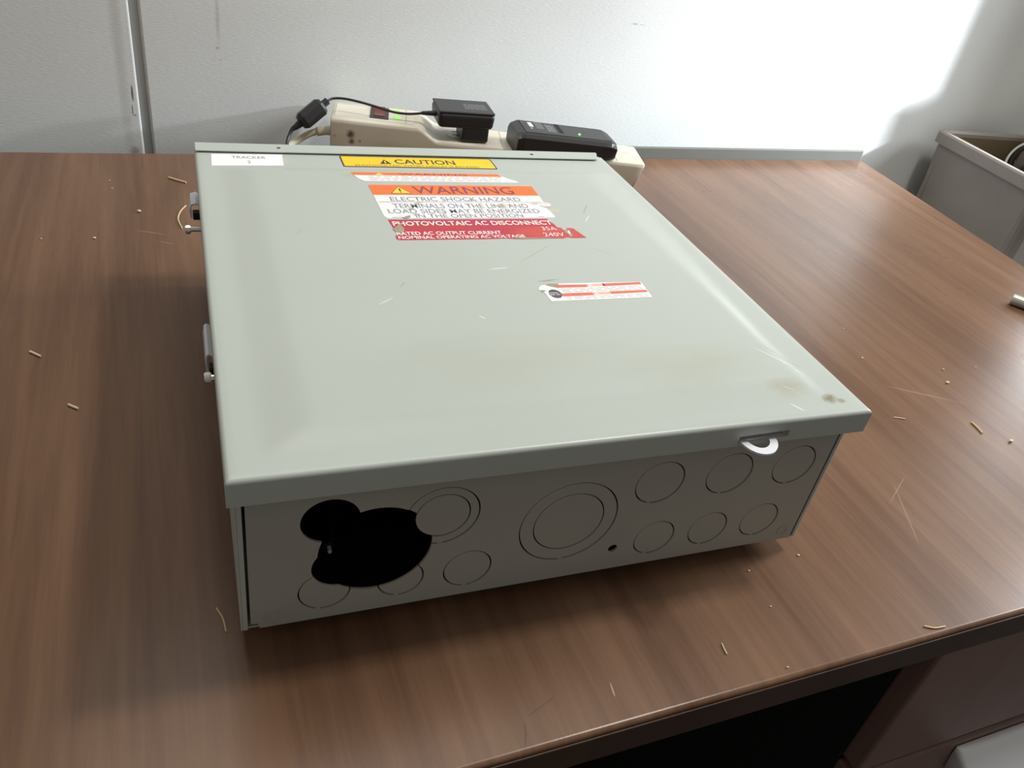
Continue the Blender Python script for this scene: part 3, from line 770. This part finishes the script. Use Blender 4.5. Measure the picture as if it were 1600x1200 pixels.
flat('marking', [(0.0585, 0.0300), (0.0690, 0.0300), (0.0690, 0.0316), (0.0585, 0.0316)], M_print, rk, ZS + 0.0026)
for y0 in (0.0240, 0.0480):
    o = obj('indicator_lamp', BX(0.0835, 0.0930, y0, y0 + 0.0135, ZS, ZS + 0.0016, 0.0008), M_led, strip); o['label'] = 'glowing green indicator'
obj('seam', BX(0.1000, 0.1010, 0.0125, 0.0675, ZS, ZS + 0.0009), M_beiged, strip)
obj('seam', BX(0.0046, 0.0500, 0.0165, 0.0172, ZS, ZS + 0.0009), M_beiged, strip)
obj('seam', BX(0.0046, 0.0500, 0.0655, 0.0662, ZS, ZS + 0.0009), M_beiged, strip)
for xx in (0.2360, 0.4020):
    obj('seam', BX(xx, xx + 0.0010, 0.0050, 0.0730, 0.0366, 0.0374), M_beiged, strip)
for xo in (0.175, 0.262, 0.322, 0.375):
    ou = obj('outlet', PR(rrect(xo - 0.016, xo + 0.016, 0.022, 0.056, 0.010, 5), 0.0366, 0.0382, 'z'), M_beige2, strip)
    bm = bmesh.new()
    box(bm, xo - 0.0085, xo + 0.0005, 0.032, 0.0338, 0.0380, 0.0384); box(bm, xo - 0.0085, xo - 0.0008, 0.045, 0.0468, 0.0380, 0.0384)
    prism(bm, circ(xo + 0.008, 0.0395, 0.0024, 10), 0.0380, 0.0384)
    obj('slot', bm, M_dark, ou)
obj('embossed_mark', BX(0.4180, 0.4290, 0.0400, 0.0416, 0.0366, 0.0377, 0.0003), M_beige2, strip)
def S2L(p):   # world (desk) -> strip local
    d = Vector((p[0] - 0.200, p[1] - 0.781, 0)); c, s = math.cos(TH_S), math.sin(TH_S)
    return (c * d.x + s * d.y, -s * d.x + c * d.y, p[2])
cord_pts = [(0.206, 0.797, 0.0300), (0.190, 0.800, 0.0285), (0.172, 0.800, 0.0220), (0.150, 0.790, 0.0120), (0.128, 0.765, 0.0060), (0.115, 0.720, 0.0046), (0.118, 0.660, 0.0046), (0.130, 0.600, 0.0046), (0.120, 0.530, 0.0046)]
obj('power_cord', TB([S2L(p) for p in cord_pts], 0.0046, 12), M_cordw, strip, smooth=True)
obj('strain_relief', TB([S2L(p) for p in ((0.212, 0.795, 0.0305), (0.198, 0.7985, 0.0295), (0.186, 0.8005, 0.0272))], 0.0062, 12, 4), M_cordw, strip, smooth=True)

# ================================================================== SMALL ADAPTER with cord
ad = thing('wall_adapter', 'small black plug-in power adapter with thin cord, on the left half of the power strip', 'power adapter', (0.337, 0.740, DZ + 0.0384), (0, 0, -0.10))
AZ = 0.0185
def rbody(lx, ly, lz, b, seg=3, taper=0.0):
    bm = bmesh.new(); vs = box(bm, 0, lx, 0, ly, 0, lz)
    for v in vs:
        if v.co.z < lz * 0.5:
            v.co.x += taper if v.co.x < lx / 2 else -taper; v.co.y += taper if v.co.y < ly / 2 else -taper
    bmesh.ops.bevel(bm, geom=list(bm.edges), offset=b, segments=seg, profile=0.5, affect='EDGES')
    return bm
obj('body', rbody(0.0800, 0.0560, 0.0215, 0.0055, 4, 0.0015), M_blk, ad, smooth=False, loc=(0, 0, AZ))
obj('lid', rbody(0.0780, 0.0540, 0.0030, 0.0012, 2), M_blk2, ad, loc=(0.001, 0.001, AZ + 0.0207))
pb = obj('plug_base', BX(0.0360, 0.0740, 0.0030, 0.0430, 0.0, AZ + 0.002, 0.0030), M_blk, ad)
bm = bmesh.new()
for y in (0.010, 0.0145, 0.019, 0.0235, 0.028):
    x = 0.040
    while x < 0.070:
        l = random.uniform(0.002, 0.007); xe = min(0.071, x + l)
        bm.faces.new([bm.verts.new(p) for p in ((x, y + 0.006, AZ + 0.0239), (xe, y + 0.006, AZ + 0.0239), (xe, y + 0.0076, AZ + 0.0239), (x, y + 0.0076, AZ + 0.0239))]); x = xe + 0.0012
obj('fine_print', bm, M_print, ad)
def A2L(p):
    d = Vector((p[0] - 0.337, p[1] - 0.740, 0)); c, s = math.cos(-0.10), math.sin(-0.10)
    return (c * d.x + s * d.y, -s * d.x + c * d.y, p[2] - 0.0384)
c0 = (0.341, 0.765, 0.0690)
obj('strain_relief', TB([A2L((0.343, 0.765, 0.0690)), A2L((0.333, 0.767, 0.0682)), A2L((0.322, 0.770, 0.0670))], lambda t: 0.0040 - 0.0015 * t, 10, 4), M_blk, ad, smooth=True)
cpts = [(0.325, 0.769, 0.0673), (0.305, 0.774, 0.0640), (0.285, 0.780, 0.0640), (0.262, 0.788, 0.0680), (0.240, 0.797, 0.0710), (0.222, 0.804, 0.0720), (0.208, 0.806, 0.0710), (0.199, 0.802, 0.0680)]
obj('cord', TB([A2L(p) for p in cpts], 0.0017, 10), M_blk, ad, smooth=True)
# in-line block hanging off the end of the strip
ax0, ax1 = Vector(A2L((0.200, 0.803, 0.0685))), Vector(A2L((0.150, 0.786, 0.0330)))
def inline():
    bm = bmesh.new(); d = (ax1 - ax0)
    tube(bm, [ax0, ax0 + d * 0.16, ax0 + d * 0.17], lambda t: 0.0050, 10, 0)
    tube(bm, [ax0 + d * 0.14, ax0 + d * 0.20, ax0 + d * 0.66, ax0 + d * 0.74], lambda t: 0.0098 if t in (0, 1) else 0.0125, 8, 0)
    return bm
il = obj('inline_block', inline(), M_blk, ad); il['label'] = 'chunky black cord block at the left end'
obj('cord', TB([ax0 + (ax1 - ax0) * 0.70, ax0 + (ax1 - ax0) * 0.86, ax1, ax1 + Vector((-0.006, -0.012, -0.012)), ax1 + Vector((-0.006, -0.035, -0.024)), ax1 + Vector((-0.004, -0.085, -0.0305))], lambda t: 0.0058 - 0.0036 * min(1, t * 2.2), 10), M_blk, ad, smooth=True)

# ================================================================== BATTERY CHARGER
ch = thing('battery_charger', 'larger black charger with a green light, on the right half of the power strip', 'battery charger', (0.4375, 0.6935, DZ + 0.0384), (0, 0, -0.13))
def charger():
    bm = bmesh.new()
    LX, LY = 0.147, 0.066
    def ht(x): return 0.0310 - 0.0060 * x / LX
    xs = [0.0, 0.004, 0.010, 0.03, 0.06, 0.09, 0.115, 0.130, 0.138, 0.1435, 0.146, LX]
    rows = []
    for x in xs:
        h = ht(x)
        e = 0.0
        if x < 0.010: e = 0.0065 * (1 - x / 0.010)
        if x > 0.134: e = 0.008 * ((x - 0.134) / (LX - 0.134)) ** 2.2
        bot = 0.0
        prof = [(0.004 + e * .3, bot), (0.0012 + e * .3, bot + 0.003), (0.0, h - 0.006), (0.003 + e * .5, h - 0.0015), (0.006 + e * .5, h), (LY - 0.010 - e, h), (LY - 0.005 - e, h - 0.003), (LY - 0.002 - e * .5, h - 0.010), (LY - 0.004, bot + 0.003), (LY - 0.007, bot)]
        rows.append([bm.verts.new((x, y, z - (e * 0.35 if z > h * 0.5 else 0))) for y, z in prof])
    n = len(rows[0])
    for A, Bv in zip(rows, rows[1:]):
        for k in range(n): bm.faces.new((A[k], A[(k + 1) % n], Bv[(k + 1) % n], Bv[k]))
    bm.faces.new(rows[0]); bm.faces.new(rows[-1])
    return bm
obj('body', charger(), M_blk, ch)
def top_z(x): return 0.0310 - 0.0060 * x / 0.136
bm = bmesh.new()
q = [(0.012, 0.0068), (0.139, 0.0090), (0.133, 0.0530), (0.012, 0.0545)]
vs = [bm.verts.new((x, y, top_z(x) + d)) for d in (-0.0004, 0.0008) for x, y in q]
bm.faces.new(vs[:4]); bm.faces.new(vs[4:])
for i in range(4): bm.faces.new((vs[i], vs[(i + 1) % 4], vs[4 + (i + 1) % 4], vs[4 + i]))
tp = obj('top_panel', bm, M_blk2, ch)
bm = bmesh.new()
def tq(x0, x1, y0, y1, d=0.0010): return [bm.verts.new((x, y, top_z(x) + d)) for x, y in ((x0, y0), (x1, y0), (x1, y1), (x0, y1))]
bm.faces.new(tq(0.0225, 0.0285, 0.0310, 0.0480))
bm.faces.new(tq(0.0230, 0.0250, 0.0230, 0.0260))
obj('printed_mark', bm, M_wprint, tp)
bm = bmesh.new()
for x in (0.0330, 0.0352, 0.0374, 0.0396, 0.0418):
    y = 0.026
    while y < 0.052:
        l = random.uniform(0.003, 0.009); ye = min(0.0525, y + l); bm.faces.new(tq(x, x + 0.0010, y, ye)); y = ye + 0.0014
for x in (0.0480, 0.0510, 0.0540, 0.0570):
    y = 0.0180
    while y < 0.044:
        l = random.uniform(0.003, 0.008); ye = min(0.046, y + l); bm.faces.new(tq(x, x + 0.0017, y, ye)); y = ye + 0.0020
obj('fine_print', bm, M_print, tp)
bm = bmesh.new(); bm.faces.new(tq(0.0640, 0.0700, 0.0180, 0.0535, 0.0011))
obj('slot', bm, M_dark, tp)
bm = bmesh.new(); bmesh.ops.create_icosphere(bm, subdivisions=2, radius=0.0018)
ld = obj('status_light', bm, M_led2, tp, smooth=True, loc=(0.0930, 0.0190, top_z(0.093) + 0.0012)); ld['label'] = 'small lit green light'

# ================================================================== TOTE, PIPE, STAND, ADDED SHADOW CASTER AT THE RIGHT
tz = -0.16
stand = thing('side_stand', 'low grey stand hidden beyond the desk end, carrying the grey tote', 'stand', (1.56, 0.56, 0))
obj('top', BX(-0.32, 0.09, -0.10, 0.285, DZ + tz - 0.02, DZ + tz, 0.002), M_cab, stand)
for sx in (-0.30, 0.07):
    for sy in (-0.08, 0.265): obj('leg', BX(sx - 0.015, sx + 0.015, sy - 0.015, sy + 0.015, 0, DZ + tz - 0.0205), M_cab, stand)
tote = thing('tote_bin', 'dirty grey plastic tote bin beyond the right end of the desk', 'bin', (1.373, 0.842, DZ + tz), (0, 0, -0.10))
TW, TD, THh = 0.245, 0.28, 0.205
def tote_bm():
    bm = bmesh.new()
    def loop(ins, z, r=0.018): return [bm.verts.new((x, y, z)) for x, y in rrect(ins, TW - ins, -TD + ins, -ins, r, 4)]
    L = [loop(0.012, 0.0), loop(0.006, THh - 0.030), loop(0.006, THh - 0.022), loop(0.0, THh - 0.022), loop(0.0, THh - 0.003), loop(0.003, THh), loop(0.012, THh), loop(0.0145, THh - 0.004), loop(0.020, 0.006)]
    n = len(L[0])
    for A, Bv in zip(L, L[1:]):
        for k in range(n): bm.faces.new((A[k], A[(k + 1) % n], Bv[(k + 1) % n], Bv[k]))
    bm.faces.new(L[0]); bm.faces.new(L[-1])
    return bm
obj('body', tote_bm(), M_bin, tote)
bm = bmesh.new()
li = [[bm.verts.new((x, y, z)) for x, y in rrect(i, TW - i, -TD + i, -i, 0.016, 4)] for i, z in ((0.0152, THh - 0.010), (0.0195, 0.0075))]
n = len(li[0])
for k in range(n): bm.faces.new((li[0][k], li[0][(k + 1) % n], li[1][(k + 1) % n], li[1][k]))
obj('lining', bm, M_bini, tote)
obj('corner_rib', BX(0.006, 0.0125, -0.030, -0.020, 0.03, THh - 0.030, 0.002), M_bin, tote)
pc = Vector((1.478, 0.690, DZ + tz + 0.0066 + 0.182))
bm = bmesh.new(); ring(bm, 0, 0, 0.0445, 0.0485, 0, 0.12, 'y', 40)
pp = tag(obj('pipe_coupling', bm, mat('grey_pipe', (0.42, 0.43, 0.42), 0.45), None, smooth=False, loc=pc, rot=(-0.20, 0, -0.98)), 'round open end of a grey pipe inside the grey tote', 'pipe')
bm = bmesh.new(); ring(bm, 0, 0, 0.0360, 0.0400, 0.004, 0.119, 'y', 40)
obj('bore_shade', bm, M_dark, pp)  # dark sleeve added for the shade inside the pipe
tag(obj('wood_block', BX(-0.060, 0.060, -0.060, 0.100, 0, 0.1085, 0.003), M_bini, None, loc=(1.490, 0.690, DZ + tz + 0.0066), rot=(0, 0, -0.10)), 'dusty brown block beneath the pipe end inside the tote', 'block')

bm = bmesh.new()
tube(bm, [(0, 0, 0), (0.001, 0, 0), (0.13, 0, 0)], lambda t: 0.0062 if t == 0 else 0.0070, 16, 0)
rodo = tag(obj('metal_rod', bm, M_rod, None, smooth=False, loc=(0.9835, 0.2980, DZ + 0.0071), rot=(0, 0, -0.98)), 'short grey metal rod on the desk near its right end', 'rod')

# cabinet added outside the view to cast the stepped soft shadow on the partition
cb = thing('shadow_caster', 'tall grey cabinet added out of view right of the tote to cast a shadow', 'cabinet', (1.722, 0, 0))
obj('upper_body', BX(0, 0.44, WY - 0.204, WY - 0.004, DZ + 0.2445, DZ + 1.0, 0.002), M_cab, cb)
obj('lower_body', BX(0, 0.44, WY - 0.204, WY - 0.004, 0.0, DZ + 0.2440, 0.002), M_cab, cb)
obj('shadow_step_board', BX(-0.053, -0.0002, WY - 0.204, WY - 0.196, 0.0, DZ + 0.2440, 0.001), M_cab, cb)  # thin board added to give the cast shadow its step
for i, (za, zb2) in enumerate(((DZ + 0.26, DZ + 0.99), (0.03, DZ + 0.235))):
    yy = WY - 0.204
    d = obj('door', BX(0.01, 0.43, yy - 0.0065, yy - 0.0005, za, zb2, 0.002), M_cab, cb)
    obj('handle', BX(0.03, 0.042, yy - 0.026, yy - 0.0067, (za + zb2) / 2 - 0.05, (za + zb2) / 2 + 0.05, 0.002), M_alu, d)

# ================================================================== DEBRIS ON THE DESK
def straw(name, label, cat, pts, r, m=M_straw):
    p0 = Vector(pts[0]); base = Vector((p0.x, p0.y, DZ))
    bm = TB([Vector((p[0], p[1], DZ + p[2])) - base for p in pts], r, 6, 5)
    return tag(obj(name, bm, m, None, loc=base), label, cat)
straw('straw_stem', 'short golden straw stem on the desk behind the upper latch of the grey box', 'straw', [(-0.0075, 0.7055, 0.0012), (0.002, 0.6975, 0.0012), (0.0115, 0.6900, 0.0012)], 0.0011)
straw('straw_stem', 'thin curved straw arching beside the upper side latch of the grey box', 'straw', [(0.0075, 0.6250, 0.0008), (0.0010, 0.6100, 0.0008), (-0.0025, 0.5900, 0.0008), (0.0005, 0.5660, 0.0008)], 0.0008)
straw('straw_stem', 'pale straw sliver on the desk at far left, farther of two similar slivers', 'straw', [(-0.1290, 0.3430, 0.0011), (-0.1245, 0.3385, 0.0011), (-0.1205, 0.3345, 0.0011)], 0.0010, M_crumb)
straw('straw_stem', 'pale straw sliver left of the lower latch, nearer of two similar slivers', 'straw', [(-0.0975, 0.2645, 0.0011), (-0.0945, 0.2615, 0.0011), (-0.0905, 0.2580, 0.0011)], 0.0010, M_crumb)
straw('straw_stem', 'bright straw sliver lying on the desk right of the box corner with the brown stain', 'straw', [(0.7015, 0.0985, 0.0009), (0.7010, 0.0920, 0.0009), (0.6985, 0.0820, 0.0009)], 0.0008)
straw('straw_stem', 'frayed straw wisp on the front desk edge above the drawers', 'straw', [(0.4530, -0.0895, 0.0007), (0.4600, -0.0930, 0.0008), (0.4690, -0.0938, 0.0007)], 0.0006)
straw('straw_stem', 'thin faint straw on the desk left of the lower front box corner', 'straw', [(-0.0080, 0.0420, 0.0007), (-0.0050, 0.0330, 0.0007), (-0.0040, 0.0230, 0.0007)], 0.0005)
def crumb(x, y, r, label=None):
    bm = bmesh.new(); bmesh.ops.create_icosphere(bm, subdivisions=1, radius=1.0)
    for v in bm.verts: v.co *= random.uniform(0.7, 1.2)
    zmin = min(v.co.z for v in bm.verts)
    for v in bm.verts: v.co = Vector((v.co.x * r, v.co.y * r * 0.8, (v.co.z - zmin) * r * 0.55))
    return obj('crumb', bm, M_crumb, None, loc=(x, y, DZ))
straw('straw_stem', 'pale whitish sliver on the desk between the box front and the desk edge', 'straw', [(0.2973, -0.0640, 0.0006), (0.2965, -0.0680, 0.0006), (0.2960, -0.0722, 0.0006)], 0.0005, M_crumb)
straw('straw_stem', 'faint pale sliver on the desk right of the front right corner of the box', 'straw', [(0.6205, 0.1212, 0.0006), (0.6260, 0.1192, 0.0006), (0.6310, 0.1168, 0.0006)], 0.0005, M_crumb)
CR = [
    (-0.0721, 0.6973, 0.0011, 'speck of crumb on the desk at rear left, farther of a close pair'),
    (-0.0693, 0.6752, 0.0012, 'speck of crumb on the desk at rear left, nearer of a close pair'),
    (-0.0418, 0.6118, 0.0026, 'largest pale crumb left of the upper side latch'),
    (-0.0848, 0.5487, 0.0017, 'bright round crumb alone on the desk left of the upper latch, below the larger one'),
    (-0.1335, 0.5505, 0.0012, 'faint tiny crumb nearest the left edge of the view'),
    (0.6645, 0.2178, 0.0014, 'white speck of crumb on the desk beside the right edge of the box cover'),
    (0.7325, 0.1608, 0.0024, 'largest pale crumb on the open desk right of the box'),
    (0.7490, 0.1830, 0.0015, 'small crumb just behind the largest crumb right of the box'),
    (0.7960, 0.1808, 0.0012, 'tiny crumb farthest right behind the largest crumb'),
    (0.7198, 0.0659, 0.0024, 'yellowish crumb nearest the bright straw sliver at far right'),
    (0.6855, 0.2746, 0.0011, 'faint speck of crumb halfway along the right side of the box'),
    (0.4027, -0.0096, 0.0013, 'pinkish crumb in front of the box near its right bottom corner'),
    (0.3543, -0.0135, 0.0010, 'tiny crumb close in front of the box beyond its shadow end'),
    (0.3505, -0.0459, 0.0009, 'tiny crumb midway between the box front and the desk edge'),
    (0.3307, -0.0915, 0.0009, 'reddish crumb nearest the front edge of the desk'),
]
for x, y, r, lb in CR:
    tag(crumb(x, y, r), lb, 'crumb', 'crumbs on the desk')
